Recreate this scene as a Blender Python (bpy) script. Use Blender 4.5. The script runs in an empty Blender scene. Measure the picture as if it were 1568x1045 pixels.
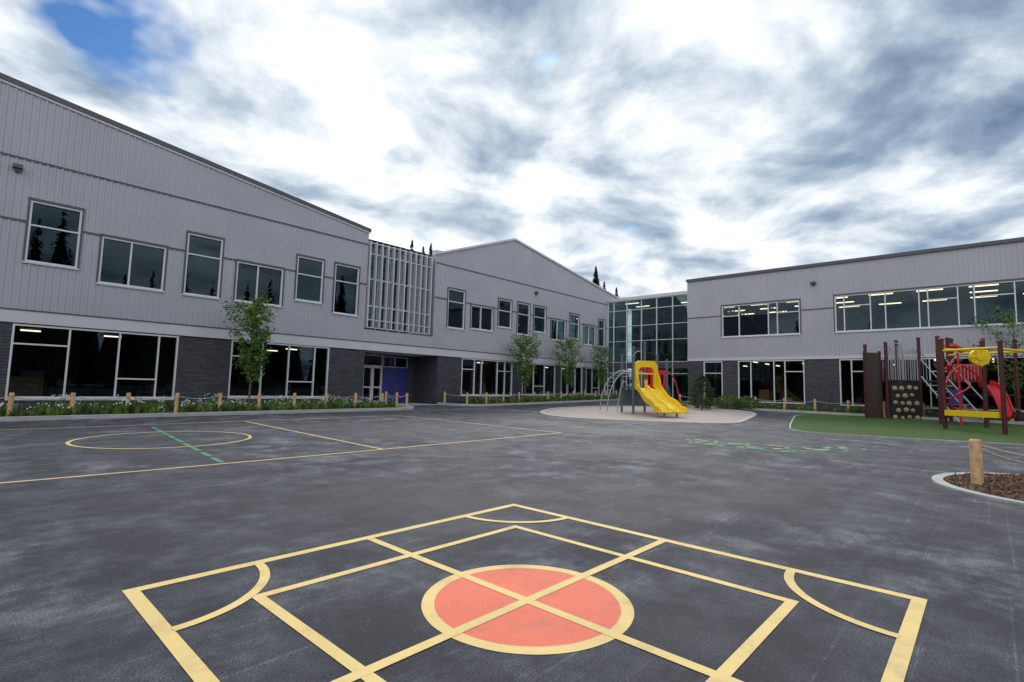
import bpy, math, random
from mathutils import Vector, Matrix, noise
random.seed(7)
scene=bpy.context.scene
TH=math.radians(42.6); PHI=math.pi/2-TH
SX,CX=math.sin(TH),math.cos(TH)
def w2ab(x,y): return (x*SX+y*CX, -x*CX+y*SX)
def ab2w(a,b): return (a*SX-b*CX, a*CX+b*SX)
def S(t,w=4.0,cap=40.0):
    def s(t):
        if t<=0: return 0.0
        if t<w: return t*t/(2*w)
        return t-w/2
    return s(t)-s(t-cap)
def G(a,b):
    y=a*CX+b*SX
    return 0.010*S(y-6)+0.013*S(a-18,4,20)
def GW(x,y):
    a,b=w2ab(x,y); return G(a,b)
# ---------------------------------------------------------------- materials
def mat(name,col,rough=.7,metal=0,spec=.5,noise_scale=None,noise_amt=.15,bump=None,bump_scale=50):
    m=bpy.data.materials.new(name); m.use_nodes=True
    nt=m.node_tree; N=nt.nodes; L=nt.links
    p=N["Principled BSDF"]; p.inputs["Roughness"].default_value=rough
    p.inputs["Metallic"].default_value=metal; p.inputs["Specular IOR Level"].default_value=spec
    p.inputs["Base Color"].default_value=(*col,1)
    tc=N.new("ShaderNodeTexCoord")
    if noise_scale:
        n=N.new("ShaderNodeTexNoise"); n.inputs["Scale"].default_value=noise_scale; n.inputs["Detail"].default_value=3
        L.new(tc.outputs["Object"],n.inputs["Vector"])
        r=N.new("ShaderNodeValToRGB")
        r.color_ramp.elements[0].position=.3; r.color_ramp.elements[1].position=.7
        r.color_ramp.elements[0].color=(*[c*(1-noise_amt) for c in col],1)
        r.color_ramp.elements[1].color=(*[min(1,c*(1+noise_amt)) for c in col],1)
        L.new(n.outputs["Fac"],r.inputs["Fac"]); L.new(r.outputs["Color"],p.inputs["Base Color"])
    if bump:
        n2=N.new("ShaderNodeTexNoise"); n2.inputs["Scale"].default_value=bump_scale; n2.inputs["Detail"].default_value=2
        L.new(tc.outputs["Object"],n2.inputs["Vector"])
        b=N.new("ShaderNodeBump"); b.inputs["Distance"].default_value=bump; b.inputs["Strength"].default_value=.6
        L.new(n2.outputs["Fac"],b.inputs["Height"]); L.new(b.outputs["Normal"],p.inputs["Normal"])
    return m
def mk_asphalt():
    m=bpy.data.materials.new("asphalt"); m.use_nodes=True
    nt=m.node_tree;N=nt.nodes;L=nt.links;p=N["Principled BSDF"]
    tc=N.new("ShaderNodeTexCoord"); V=tc.outputs["Object"]
    def nz(scale,detail=4,rough=.55,mapping=None,dist=0):
        n=N.new("ShaderNodeTexNoise"); n.inputs["Scale"].default_value=scale; n.inputs["Detail"].default_value=detail
        n.inputs["Roughness"].default_value=rough; n.inputs["Distortion"].default_value=dist
        if mapping:
            mp=N.new("ShaderNodeMapping"); mp.inputs["Rotation"].default_value=(0,0,mapping[0]); mp.inputs["Scale"].default_value=mapping[1]
            L.new(V,mp.inputs["Vector"]); L.new(mp.outputs["Vector"],n.inputs["Vector"])
        else: L.new(V,n.inputs["Vector"])
        return n.outputs["Fac"]
    def mr(s,a,b,c,d):
        x=N.new("ShaderNodeMapRange"); x.inputs[1].default_value=a;x.inputs[2].default_value=b;x.inputs[3].default_value=c;x.inputs[4].default_value=d
        L.new(s,x.inputs[0]); return x.outputs[0]
    def op(o,s,t):
        x=N.new("ShaderNodeMath"); x.operation=o
        L.new(s,x.inputs[0])
        if isinstance(t,(int,float)): x.inputs[1].default_value=t
        else: L.new(t,x.inputs[1])
        return x.outputs[0]
    big=mr(nz(.30,3,.6,dist=.3),.36,.68,0,1)
    mid=mr(nz(1.5,6,.72),.42,.66,0,1)
    scr=mr(nz(1.0,3,.6,(.9,(.20,22,1)),.12),.60,.70,0,1)
    scr2=mr(nz(1.0,3,.6,(-.55,(.16,18,1)),.12),.61,.72,0,1)
    fine=nz(110,4,.85)
    vo=N.new("ShaderNodeTexVoronoi"); vo.inputs["Scale"].default_value=60; L.new(V,vo.inputs["Vector"])
    v=op('MULTIPLY',mid,op('ADD',op('MULTIPLY',big,.62),.24))
    v=op('ADD',v,op('MULTIPLY',op('ADD',scr,scr2),op('ADD',op('MULTIPLY',mid,.34),.09)))
    v=op('ADD',v,op('MULTIPLY',big,.08))
    v=op('MULTIPLY',v,mr(fine,.35,.62,.4,1.5))
    r=N.new("ShaderNodeValToRGB"); e=r.color_ramp.elements
    e[0].color=(.036,.038,.049,1); e[0].position=0
    e[1].color=(.25,.255,.28,1); e[1].position=1
    k=e.new(.33); k.color=(.076,.080,.099,1)
    L.new(v,r.inputs["Fac"])
    mx=N.new("ShaderNodeMixRGB"); mx.blend_type='MULTIPLY'; mx.inputs[0].default_value=1
    L.new(r.outputs["Color"],mx.inputs[1])
    L.new(mr(fine,.38,.62,.45,1.6),mx.inputs[2])
    m3=N.new("ShaderNodeMixRGB"); m3.inputs[2].default_value=(.26,.26,.28,1); L.new(mx.outputs[0],m3.inputs[1])
    sx=N.new("ShaderNodeSeparateColor"); L.new(vo.outputs["Color"],sx.inputs[0])
    L.new(op('MULTIPLY',op('MULTIPLY',mr(sx.outputs[0],.86,.93,0,1),mr(vo.outputs["Distance"],.15,.45,1,0)),.30),m3.inputs[0])
    L.new(m3.outputs[0],p.inputs["Base Color"]); L.new(mr(big,0,1,.62,.85),p.inputs["Roughness"])
    p.inputs["Specular IOR Level"].default_value=.4
    b=N.new("ShaderNodeBump"); b.inputs["Distance"].default_value=.012; b.inputs["Strength"].default_value=.8
    L.new(fine,b.inputs["Height"]); L.new(b.outputs["Normal"],p.inputs["Normal"])
    return m
def mk_paint(name,col,wear=.0,cov=.75):
    m=bpy.data.materials.new(name); m.use_nodes=True
    nt=m.node_tree;N=nt.nodes;L=nt.links;p=N["Principled BSDF"]
    tc=N.new("ShaderNodeTexCoord"); V=tc.outputs["Object"]
    def nz(scale,detail=4,rough=.55):
        n=N.new("ShaderNodeTexNoise"); n.inputs["Scale"].default_value=scale; n.inputs["Detail"].default_value=detail
        n.inputs["Roughness"].default_value=rough; L.new(V,n.inputs["Vector"]); return n.outputs["Fac"]
    def mr(s,a,b,c,d):
        x=N.new("ShaderNodeMapRange"); x.inputs[1].default_value=a;x.inputs[2].default_value=b;x.inputs[3].default_value=c;x.inputs[4].default_value=d
        L.new(s,x.inputs[0]); return x.outputs[0]
    fine=nz(110,4,.85)
    ad=N.new("ShaderNodeMath");ad.operation='ADD'; L.new(mr(fine,.60-wear,.70-wear,0,1),ad.inputs[0]); L.new(mr(nz(4,5,.7),.52,.75,0,.4),ad.inputs[1])
    ml=N.new("ShaderNodeMath");ml.operation='MULTIPLY';ml.use_clamp=True; L.new(ad.outputs[0],ml.inputs[0]); ml.inputs[1].default_value=cov
    mx=N.new("ShaderNodeMixRGB"); L.new(ml.outputs[0],mx.inputs[0]); mx.inputs[1].default_value=(*col,1); mx.inputs[2].default_value=(.12,.12,.13,1)
    m2=N.new("ShaderNodeMixRGB"); m2.blend_type='MULTIPLY'; m2.inputs[0].default_value=1; L.new(mx.outputs[0],m2.inputs[1])
    L.new(mr(nz(2.2,4,.6),.3,.7,.90,1.05),m2.inputs[2])
    L.new(m2.outputs[0],p.inputs["Base Color"]); p.inputs["Roughness"].default_value=.7
    b=N.new("ShaderNodeBump"); b.inputs["Distance"].default_value=.006; b.inputs["Strength"].default_value=.6
    L.new(fine,b.inputs["Height"]); L.new(b.outputs["Normal"],p.inputs["Normal"])
    return m
def mk_brick():
    m=bpy.data.materials.new("charcoal_brick"); m.use_nodes=True
    nt=m.node_tree;N=nt.nodes;L=nt.links;p=N["Principled BSDF"]
    tc=N.new("ShaderNodeTexCoord"); s=N.new("ShaderNodeSeparateXYZ"); L.new(tc.outputs["Object"],s.inputs[0])
    ad=N.new("ShaderNodeMath"); L.new(s.outputs[0],ad.inputs[0]); L.new(s.outputs[1],ad.inputs[1])
    cb=N.new("ShaderNodeCombineXYZ"); L.new(ad.outputs[0],cb.inputs[0]); L.new(s.outputs[2],cb.inputs[1])
    b=N.new("ShaderNodeTexBrick"); L.new(cb.outputs[0],b.inputs["Vector"])
    b.inputs["Scale"].default_value=1; b.inputs["Brick Width"].default_value=.40; b.inputs["Row Height"].default_value=.10
    b.inputs["Mortar Size"].default_value=.010; b.inputs["Color1"].default_value=(.050,.055,.070,1); b.inputs["Color2"].default_value=(.082,.088,.106,1)
    b.inputs["Mortar"].default_value=(.022,.023,.029,1)
    L.new(b.outputs["Color"],p.inputs["Base Color"]); p.inputs["Roughness"].default_value=.65
    bp=N.new("ShaderNodeBump"); bp.invert=True; bp.inputs["Distance"].default_value=.012; L.new(b.outputs["Fac"],bp.inputs["Height"]); L.new(bp.outputs[0],p.inputs["Normal"])
    return m
def mk_glass(name="window_glass",tint=(.45,.48,.48),ior=1.56,gc=(.60,.86,1)):
    m=bpy.data.materials.new(name); m.use_nodes=True
    nt=m.node_tree;N=nt.nodes;L=nt.links; N.clear()
    o=N.new("ShaderNodeOutputMaterial"); mx=N.new("ShaderNodeMixShader"); t=N.new("ShaderNodeBsdfTransparent"); g=N.new("ShaderNodeBsdfGlossy")
    g.inputs["Roughness"].default_value=.01; g.inputs["Color"].default_value=(*gc,1)
    t.inputs["Color"].default_value=(*tint,1)
    f=N.new("ShaderNodeFresnel"); f.inputs["IOR"].default_value=ior
    tc=N.new("ShaderNodeTexCoord"); n=N.new("ShaderNodeTexNoise"); n.inputs["Scale"].default_value=.5; n.inputs["Detail"].default_value=1; L.new(tc.outputs["Object"],n.inputs["Vector"])
    b=N.new("ShaderNodeBump"); b.inputs["Distance"].default_value=.006; b.inputs["Strength"].default_value=.5; L.new(n.outputs[0],b.inputs["Height"]); L.new(b.outputs[0],g.inputs["Normal"])
    L.new(f.outputs[0],mx.inputs[0]); L.new(t.outputs[0],mx.inputs[1]); L.new(g.outputs[0],mx.inputs[2]); L.new(mx.outputs[0],o.inputs[0])
    return m
def mk_leaf(name,col,var=.4):
    m=bpy.data.materials.new(name); m.use_nodes=True
    nt=m.node_tree;N=nt.nodes;L=nt.links;p=N["Principled BSDF"]
    tc=N.new("ShaderNodeTexCoord"); n=N.new("ShaderNodeTexNoise"); n.inputs["Scale"].default_value=5; n.inputs["Detail"].default_value=1
    L.new(tc.outputs["Object"],n.inputs["Vector"]); r=N.new("ShaderNodeValToRGB")
    r.color_ramp.elements[0].position=.35;r.color_ramp.elements[1].position=.65
    r.color_ramp.elements[0].color=(*[c*(1-var) for c in col],1); r.color_ramp.elements[1].color=(*[c*(1+var) for c in col],1)
    L.new(n.outputs[0],r.inputs[0]); L.new(r.outputs[0],p.inputs["Base Color"]); p.inputs["Roughness"].default_value=.55
    tr=N.new("ShaderNodeBsdfTranslucent"); L.new(r.outputs[0],tr.inputs[0]); mx=N.new("ShaderNodeMixShader"); mx.inputs[0].default_value=.35
    L.new(p.outputs[0],mx.inputs[1]); L.new(tr.outputs[0],mx.inputs[2]); L.new(mx.outputs[0],N["Material Output"].inputs[0])
    return m
def mk_emit(name,col,st):
    m=bpy.data.materials.new(name); m.use_nodes=True; p=m.node_tree.nodes["Principled BSDF"]
    p.inputs["Emission Color"].default_value=(*col,1); p.inputs["Emission Strength"].default_value=st
    m.cycles.emission_sampling='NONE'; return m
M=dict(
 asphalt=mk_asphalt(), yellow=mk_paint("yellow_paint",(.90,.675,.27)), red=mk_paint("coral_paint",(.90,.205,.12)),
 green=mk_paint("green_paint",(.09,.30,.18),.06,.9), wpaint=mk_paint("white_paint",(.78,.68,.38),.02), yellow2=mk_paint("thin_yellow_paint",(.80,.60,.26),.03,.8),
 kerb=mat("kerb_concrete",(.46,.46,.45),.85,noise_scale=3,noise_amt=.12,bump=.004),
 pad=mat("sand_surface",(.46,.39,.35),.95,noise_scale=25,noise_amt=.25,bump=.01),
 turf=mat("artificial_turf",(.045,.10,.012),.9,noise_scale=30,noise_amt=.5,bump=.02,bump_scale=120),
 soil=mat("soil",(.05,.035,.025),.95,noise_scale=20,noise_amt=.4),
 mulch=mat("mulch",(.13,.075,.05),.95,noise_scale=30,noise_amt=.6,bump=.03,bump_scale=40),
 mulch2=mat("mulch_chip",(.20,.12,.08),.9,noise_scale=10,noise_amt=.5),
 siding=mat("metal_siding",(.455,.458,.515),.42,.0,.5,noise_scale=.6,noise_amt=.05),
 band=mat("light_metal_band",(.62,.62,.66),.45,noise_scale=1,noise_amt=.04),
 trim=mat("dark_trim",(.09,.09,.11),.4,noise_scale=2,noise_amt=.05), frame=mat("window_frame",(.74,.75,.77),.35,noise_scale=3,noise_amt=.05),
 brick=mk_brick(), glass=mk_glass(), glass2=mk_glass("curtain_glass",(.35,.50,.50),1.8,(.70,.93,1)),
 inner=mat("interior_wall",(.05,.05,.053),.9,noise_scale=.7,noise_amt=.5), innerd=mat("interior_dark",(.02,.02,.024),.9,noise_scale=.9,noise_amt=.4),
 truss=mat("interior_truss",(.25,.24,.22),.7,noise_scale=2),
 lamp=mk_emit("ceiling_light",(1,.84,.58),3.2),
 blue=mat("blue_panel",(.035,.04,.24),.5,noise_scale=2,noise_amt=.1), roof=mat("roof_membrane",(.16,.16,.17),.8,noise_scale=2),
 steel=mat("galvanised_screen",(.62,.65,.68),.4,.1,noise_scale=4,noise_amt=.06),
 wood=mat("post_wood",(.64,.41,.21),.75,noise_scale=9,noise_amt=.28,bump=.006), rope=mat("rope",(.46,.40,.34),.9,noise_scale=60,noise_amt=.3),
 bark=mat("bark",(.13,.10,.08),.9,noise_scale=20,noise_amt=.3),
 leafA=mk_leaf("leaf_light",(.16,.28,.045)), leafB=mk_leaf("leaf_dark",(.08,.16,.03)), conif=mk_leaf("conifer_needles",(.020,.035,.016)),
 grassA=mk_leaf("bed_foliage",(.17,.27,.06)), grassB=mk_leaf("bed_foliage_dark",(.07,.14,.03)), petal=mat("daisy_petals",(.78,.78,.76),.6),purple=mat("purple_bloom",(.34,.24,.42),.6),
 pyel=mat("yellow_plastic",(.88,.60,.012),.38,noise_scale=2,noise_amt=.06), pred=mat("red_plastic",(.58,.018,.025),.38,noise_scale=2,noise_amt=.1),
 pgrey=mat("bluegrey_coating",(.11,.14,.19),.45,noise_scale=4,noise_amt=.08), pmar=mat("maroon_coating",(.085,.016,.022),.4,noise_scale=4,noise_amt=.1),
 pmet=mat("grey_tubing",(.36,.38,.42),.35,.2), pbrown=mat("brown_panel",(.045,.032,.028),.6,noise_scale=4), pblack=mat("black_panel",(.02,.019,.02),.55), ptan=mat("tan_hold",(.42,.33,.23),.7,noise_scale=15),
)
# ---------------------------------------------------------------- mesh builder
class MB:
    def __init__(s): s.v=[];s.f=[];s.m=[];s.ms=[]
    def mi(s,k):
        if k not in s.ms: s.ms.append(k)
        return s.ms.index(k)
    def face(s,pts,k):
        n=len(s.v); s.v+= [tuple(p) for p in pts]; s.f.append(tuple(range(n,n+len(pts)))); s.m.append(s.mi(k))
    def hexa(s,p,k):
        n=len(s.v); s.v+=[tuple(q) for q in p]
        for f in ((0,3,2,1),(4,5,6,7),(0,1,5,4),(1,2,6,5),(2,3,7,6),(3,0,4,7)):
            s.f.append(tuple(n+i for i in f)); s.m.append(s.mi(k))
    def box(s,x0,x1,y0,y1,z0,z1,k):
        if x0>x1:x0,x1=x1,x0
        if y0>y1:y0,y1=y1,y0
        s.hexa([(x0,y0,z0),(x1,y0,z0),(x1,y1,z0),(x0,y1,z0),(x0,y0,z1),(x1,y0,z1),(x1,y1,z1),(x0,y1,z1)],k)
    def tube(s,pts,r,k,n=8,caps=True):
        pts=[Vector(p) for p in pts]; rs=r if isinstance(r,(list,tuple)) else [r]*len(pts)
        base=len(s.v); up=None
        for i,p in enumerate(pts):
            t=(pts[min(i+1,len(pts)-1)]-pts[max(i-1,0)]).normalized()
            if up is None:
                up=Vector((0,0,1)) if abs(t.z)<.9 else Vector((1,0,0))
            e=t.cross(up).normalized(); up=e.cross(t).normalized()
            for j in range(n):
                an=2*math.pi*j/n; s.v.append(tuple(p+e*(rs[i]*math.cos(an))+up*(rs[i]*math.sin(an))))
        k=s.mi(k)
        for i in range(len(pts)-1):
            for j in range(n):
                a=base+i*n+j;b=base+i*n+(j+1)%n; s.f.append((a,b,b+n,a+n)); s.m.append(k)
        if caps:
            s.f.append(tuple(base+j for j in range(n))[::-1]); s.m.append(k)
            s.f.append(tuple(base+(len(pts)-1)*n+j for j in range(n))); s.m.append(k)
    def obj(s,name,parent=None,rot=0,loc=(0,0,0),smooth=False):
        me=bpy.data.meshes.new(name); me.from_pydata(s.v,[],s.f)
        for k in s.ms: me.materials.append(M[k])
        me.polygons.foreach_set("material_index",s.m)
        if smooth: me.polygons.foreach_set("use_smooth",[True]*len(s.f))
        me.update()
        o=bpy.data.objects.new(name,me); bpy.context.collection.objects.link(o)
        o.rotation_euler=(0,0,rot); o.location=loc
        if parent: o.parent=parent
        return o
def empty(name,loc=(0,0,0),rot=0):
    o=bpy.data.objects.new(name,None); bpy.context.collection.objects.link(o); o.location=loc; o.rotation_euler=(0,0,rot); o.empty_display_size=.3; return o
# ---------------------------------------------------------------- ground
mb=MB()
cs=[-1500,-700,-350,-180,-100,-60]+list(range(-40,71,1))+[90,130,200,350,700,1500]
n=len(cs)
for b in cs:
    for a in cs: mb.v.append((a,b,G(a,b)))
mb.mi('asphalt')
for j in range(n-1):
    for i in range(n-1):
        k=j*n+i; mb.f.append((k,k+1,k+n+1,k+n)); mb.m.append(0)
mb.obj("asphalt_ground",rot=PHI,smooth=True)
LK=.35
def strip(mb,pts,w,lift,k,step=.35,closed=False):
    lift=.002+lift*LK
    P=[Vector((p[0],p[1])) for p in pts]
    if closed: P.append(P[0])
    Q=[]
    for i in range(len(P)-1):
        d=(P[i+1]-P[i]).length; m=max(1,int(d/step))
        for j in range(m): Q.append(P[i].lerp(P[i+1],j/m))
    Q.append(P[-1]); L=[];R=[]
    for i,q in enumerate(Q):
        if closed: t=Q[(i+1)%(len(Q)-1)]-Q[(i-1)%(len(Q)-1)]
        else: t=Q[min(i+1,len(Q)-1)]-Q[max(i-1,0)]
        t.normalize(); nn=Vector((-t.y,t.x))*w/2
        for A,s in ((L,1),(R,-1)):
            e=q+nn*s*(1+.05*noise.noise(Vector((q.x*7,q.y*7,s*3)))); A.append((e.x,e.y,G(e.x,e.y)+lift))
    for i in range(len(Q)-1): mb.face([R[i],R[i+1],L[i+1],L[i]],k)
def arc(c,r,a0,a1,n=24): return [(c[0]+r*math.cos(math.radians(a0+(a1-a0)*i/n)),c[1]+r*math.sin(math.radians(a0+(a1-a0)*i/n))) for i in range(n+1)]
def blob(mb,c,pts,lift,k,rings=14):
    n=len(pts)
    for r in range(rings):
        for i in range(n):
            q=[]
            for (t,j) in ((r/rings,i),((r+1)/rings,i),((r+1)/rings,(i+1)%n),(r/rings,(i+1)%n)):
                x=c[0]+(pts[j][0]-c[0])*t; y=c[1]+(pts[j][1]-c[1])*t
                q.append((x,y,G(x,y)+lift))
            if r==0: q=[q[0],q[1],q[2]]
            mb.face(q,k)
def smooth_poly(pts,it=3):
    for _ in range(it):
        o=[]
        for i in range(len(pts)):
            p,q=pts[i],pts[(i+1)%len(pts)]
            o.append((p[0]*.75+q[0]*.25,p[1]*.75+q[1]*.25)); o.append((p[0]*.25+q[0]*.75,p[1]*.25+q[1]*.75))
        pts=o
    return pts
def kerbring(mb,pts,w,h,k,closed=True):
    P=[Vector(p) for p in pts]; n=len(P)
    prof=[]
    for i in range(n):
        t=(P[(i+1)%n]-P[(i-1)%n]) if closed else (P[min(i+1,n-1)]-P[max(i-1,0)])
        t.normalize(); nn=Vector((-t.y,t.x))*w/2
        a=P[i]+nn;b=P[i]-nn; za=G(P[i].x,P[i].y)
        prof.append([(a.x,a.y,za-.05),(a.x,a.y,za+h),(b.x,b.y,za+h),(b.x,b.y,za-.05)])
    for i in range(n if closed else n-1):
        p=prof[i];q=prof[(i+1)%n]
        for j in range(3): mb.face([p[j],q[j],q[j+1],p[j+1]],k)
    if not closed:
        mb.face(prof[0],k); mb.face(prof[-1],k)
# ---- four square court
mb=MB(); a0,a1,b0,b1=.86,4.34,.37,3.90; lw=.078
ia0,ia1,ib0,ib1=1.37,3.69,.95,3.29; ca,cb=2.50,2.12
blob(mb,(ca,cb),arc((ca,cb),.585,0,360,72)[:-1],.002,'red',3)
strip(mb,arc((ca,cb),.60,0,360,80)[:-1],.075,.002,'yellow',1,True)
h=lw/2
strip(mb,[(a0-h,b1),(a1+h,b1)],lw,.0035,'yellow');strip(mb,[(a1,b1-h),(a1,b0+h)],lw,.0035,'yellow')
strip(mb,[(a0,b1-h),(a0,b0+h)],lw,.0035,'yellow');strip(mb,[(a0-h,b0),(a1+h,b0)],lw,.0035,'yellow')
l2=.066;h2=l2/2
strip(mb,[(ia0-h2,ib1),(ia1+h2,ib1)],l2,.005,'yellow');strip(mb,[(ia1,ib1-h2),(ia1,ib0+h2)],l2,.005,'yellow')
strip(mb,[(ia0,ib1-h2),(ia0,ib0+h2)],l2,.005,'yellow');strip(mb,[(ia0-h2,ib0),(ia1+h2,ib0)],l2,.005,'yellow')
strip(mb,[(ca,b0+h),(ca,b1-h)],l2,.0065,'yellow');strip(mb,[(a0+h,cb),(a1-h,cb)],l2,.008,'yellow')
for c,s in (((a0,b1),-90),((a1,b1),180),((a1,b0),90),((a0,b0),0)):
    strip(mb,arc(c,.74,s+2.5,s+87.5),.062,.0095,'yellow',1)
mb.obj("four_square_court_marking",rot=PHI)
# ---- ball court
mb=MB();lw=.065
strip(mb,[(-12,8.74),(11.67,8.74)],lw,.004,'yellow2');strip(mb,[(11.64,8.78),(11.64,16.5)],lw,.004,'yellow2')
strip(mb,[(5.85,8.78),(6.1,16.42)],lw,.007,'yellow2');strip(mb,[(-12,16.45),(11.6,16.45)],lw,.004,'yellow2')
strip(mb,arc((3.2,12.75),1.58,0,360,60)[:-1],lw,.010,'yellow2',1,True)
for i in range(9): strip(mb,[(3.0+.07*i,8.85+.78*i),(3.05+.07*i,8.85+.78*i+.62)],.095,.013,'green')
mb.obj("ball_court_marking",rot=PHI)
# ---- green ground game
mb=MB()
for i,(x,y,r) in enumerate([(4.95,13.4,.36),(5.5,12.9,.38),(5.35,12.2,.40),(6.15,12.45,.44),(6.8,12.0,.38),(7.35,12.15,.44),(8.0,12.4,.38),(6.0,11.7,.34),(4.7,12.7,.3)]):
    c=w2ab(x,y); strip(mb,arc(c,r,0,360,28)[:-1],.075,.004+i*.0012,'green',1,True)
    for k in range(2):
        a=random.random()*6; p=(c[0]+.18*math.cos(a+k*2.5),c[1]+.18*math.sin(a+k*2.5)); strip(mb,[p,(p[0]+.14,p[1]-.13)],.085,.018,'wpaint')
mb.obj("painted_ground_game",rot=PHI)
# ---- sand pad, turf, mulch
padp=smooth_poly([(19.0,15.6),(16.9,13.4),(17.0,11.2),(18.8,8.4),(19.9,7.0),(22.5,7.4),(28.5,8.7),(30,12),(28,15.5),(23,17.4)],2)
mb=MB(); blob(mb,(22.5,12),padp,.006,'pad',18); mb.obj("sand_pad",rot=PHI)
mb=MB(); kerbring(mb,padp,.22,.035,'kerb'); mb.obj("sand_pad_edging",rot=PHI)
tp=[(18.5,4.7),(22,5.6),(29.6,7.2),(30.2,5),(30.2,-10),(24,-10),(21.2,-4),(20.05,-.8),(19.2,2)]
mb=MB(); blob(mb,(25,0),smooth_poly(tp,2),.012,'turf',20); mb.obj("artificial_turf_lawn",rot=PHI)
mb=MB(); kerbring(mb,smooth_poly(tp,2),.05,.018,'kerb'); mb.obj("turf_edging",rot=PHI)
# concrete apron at the entrance
mb=MB()
for i in range(4):
    for j in range(3):
        q=[(15.25+.85*(i+s),22.35+.85*(j+t)) for s,t in ((0.01,0.01),(.99,.01),(.99,.99),(.01,.99))]
        mb.face([(a,b,G(a,b)+.012) for a,b in q],'kerb')
mb.obj("entrance_paving",rot=PHI)
mc=(10.75,-1.2); mr_=1.82
mp=arc(mc,mr_,0,360,64)[:-1]
mb=MB(); kerbring(mb,mp,.14,.03,'kerb'); mb.obj("round_bed_kerb",rot=PHI)
mb=MB(); n=40
for r in range(10):
    for i in range(n):
        q=[]
        for t,j in ((r/10,i),((r+1)/10,i),((r+1)/10,i+1),(r/10,i+1)):
            x=mc[0]+1.76*t*math.cos(2*math.pi*j/n);y=mc[1]+1.76*t*math.sin(2*math.pi*j/n)
            q.append((x,y,G(x,y)+.012+.10*(1-t*t)+.02*noise.noise(Vector((x*3,y*3,0)))*(1-t)))
        mb.face(q if r else q[:1]+q[1:3],'mulch')
for i in range(6000):
    t=math.sqrt(random.random());an=random.random()*6.283
    x=mc[0]+1.74*t*math.cos(an);y=mc[1]+1.74*t*math.sin(an);z=G(x,y)+.015+.10*(1-t*t)+.018
    d=Vector((random.uniform(-1,1),random.uniform(-1,1),random.uniform(-.4,.6))).normalized()*random.uniform(.015,.05)
    e=Vector((random.uniform(-1,1),random.uniform(-1,1),random.uniform(-.3,.3))).normalized()*.01
    p=Vector((x,y,z)); mb.face([p-d-e,p+d-e,p+d+e,p-d+e],random.choice(['mulch','mulch2','mulch2']))
mb.obj("mulch_bed",rot=PHI)
# ---------------------------------------------------------------- posts and rope fences
def post(mb,a,b,h=.70,r=.068,dz=0):
    z=G(a,b)+dz; t1=random.uniform(-.015,.015);t2=random.uniform(-.015,.015)
    mb.tube([(a,b,z-.1),(a+t1,b+t2,z+h-.02),(a+t1,b+t2,z+h)],[r,r,r*.8],'wood',12)
def rope(mb,p,q,sag=.10,r=.014):
    p=Vector(p);q=Vector(q)
    mb.tube([p.lerp(q,t/8)-Vector((0,0,sag*4*(t/8)*(1-t/8))) for t in range(9)],r,'rope',6)
def fence(name,pts,h=.70,dz=.05,r=.06):
    m1=MB()
    for p in pts: post(m1,p[0],p[1],h,r,dz)
    for i in range(len(pts)-1):
        p,q=pts[i],pts[i+1]; z0=G(*p)+dz+h-.1;z1=G(*q)+dz+h-.1
        rope(m1,(p[0],p[1],z0),(q[0],q[1],z1))
    m1.obj(name,rot=PHI,smooth=False)
fence("rope_fence",[(-6.8+1.336*i,20.0) for i in range(17)]+[(15.0,21.4),(15.1,22.5)],.68)
fence("rope_fence",[(18.9,22.4),(19.3,21.0)]+[(20.7+1.4*i,20.9) for i in range(12)],.68)
fence("rope_fence",[(31.2,14.2-1.5*i) for i in range(15)],.68)
mb=MB()
post(mb,10.27,.14,.70,.072); post(mb,12.2,-2.1,.74,.072,.05)
def hz(a,b,h): return (a,b,G(a,b)+h)
rope(mb,hz(10.3,.1,.62),hz(12.2,-2.1,.66),.22,.02);rope(mb,hz(10.3,.1,.56),hz(12.2,-2.1,.6),.30,.02)
mb.obj("rope_fence",rot=PHI)
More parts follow.
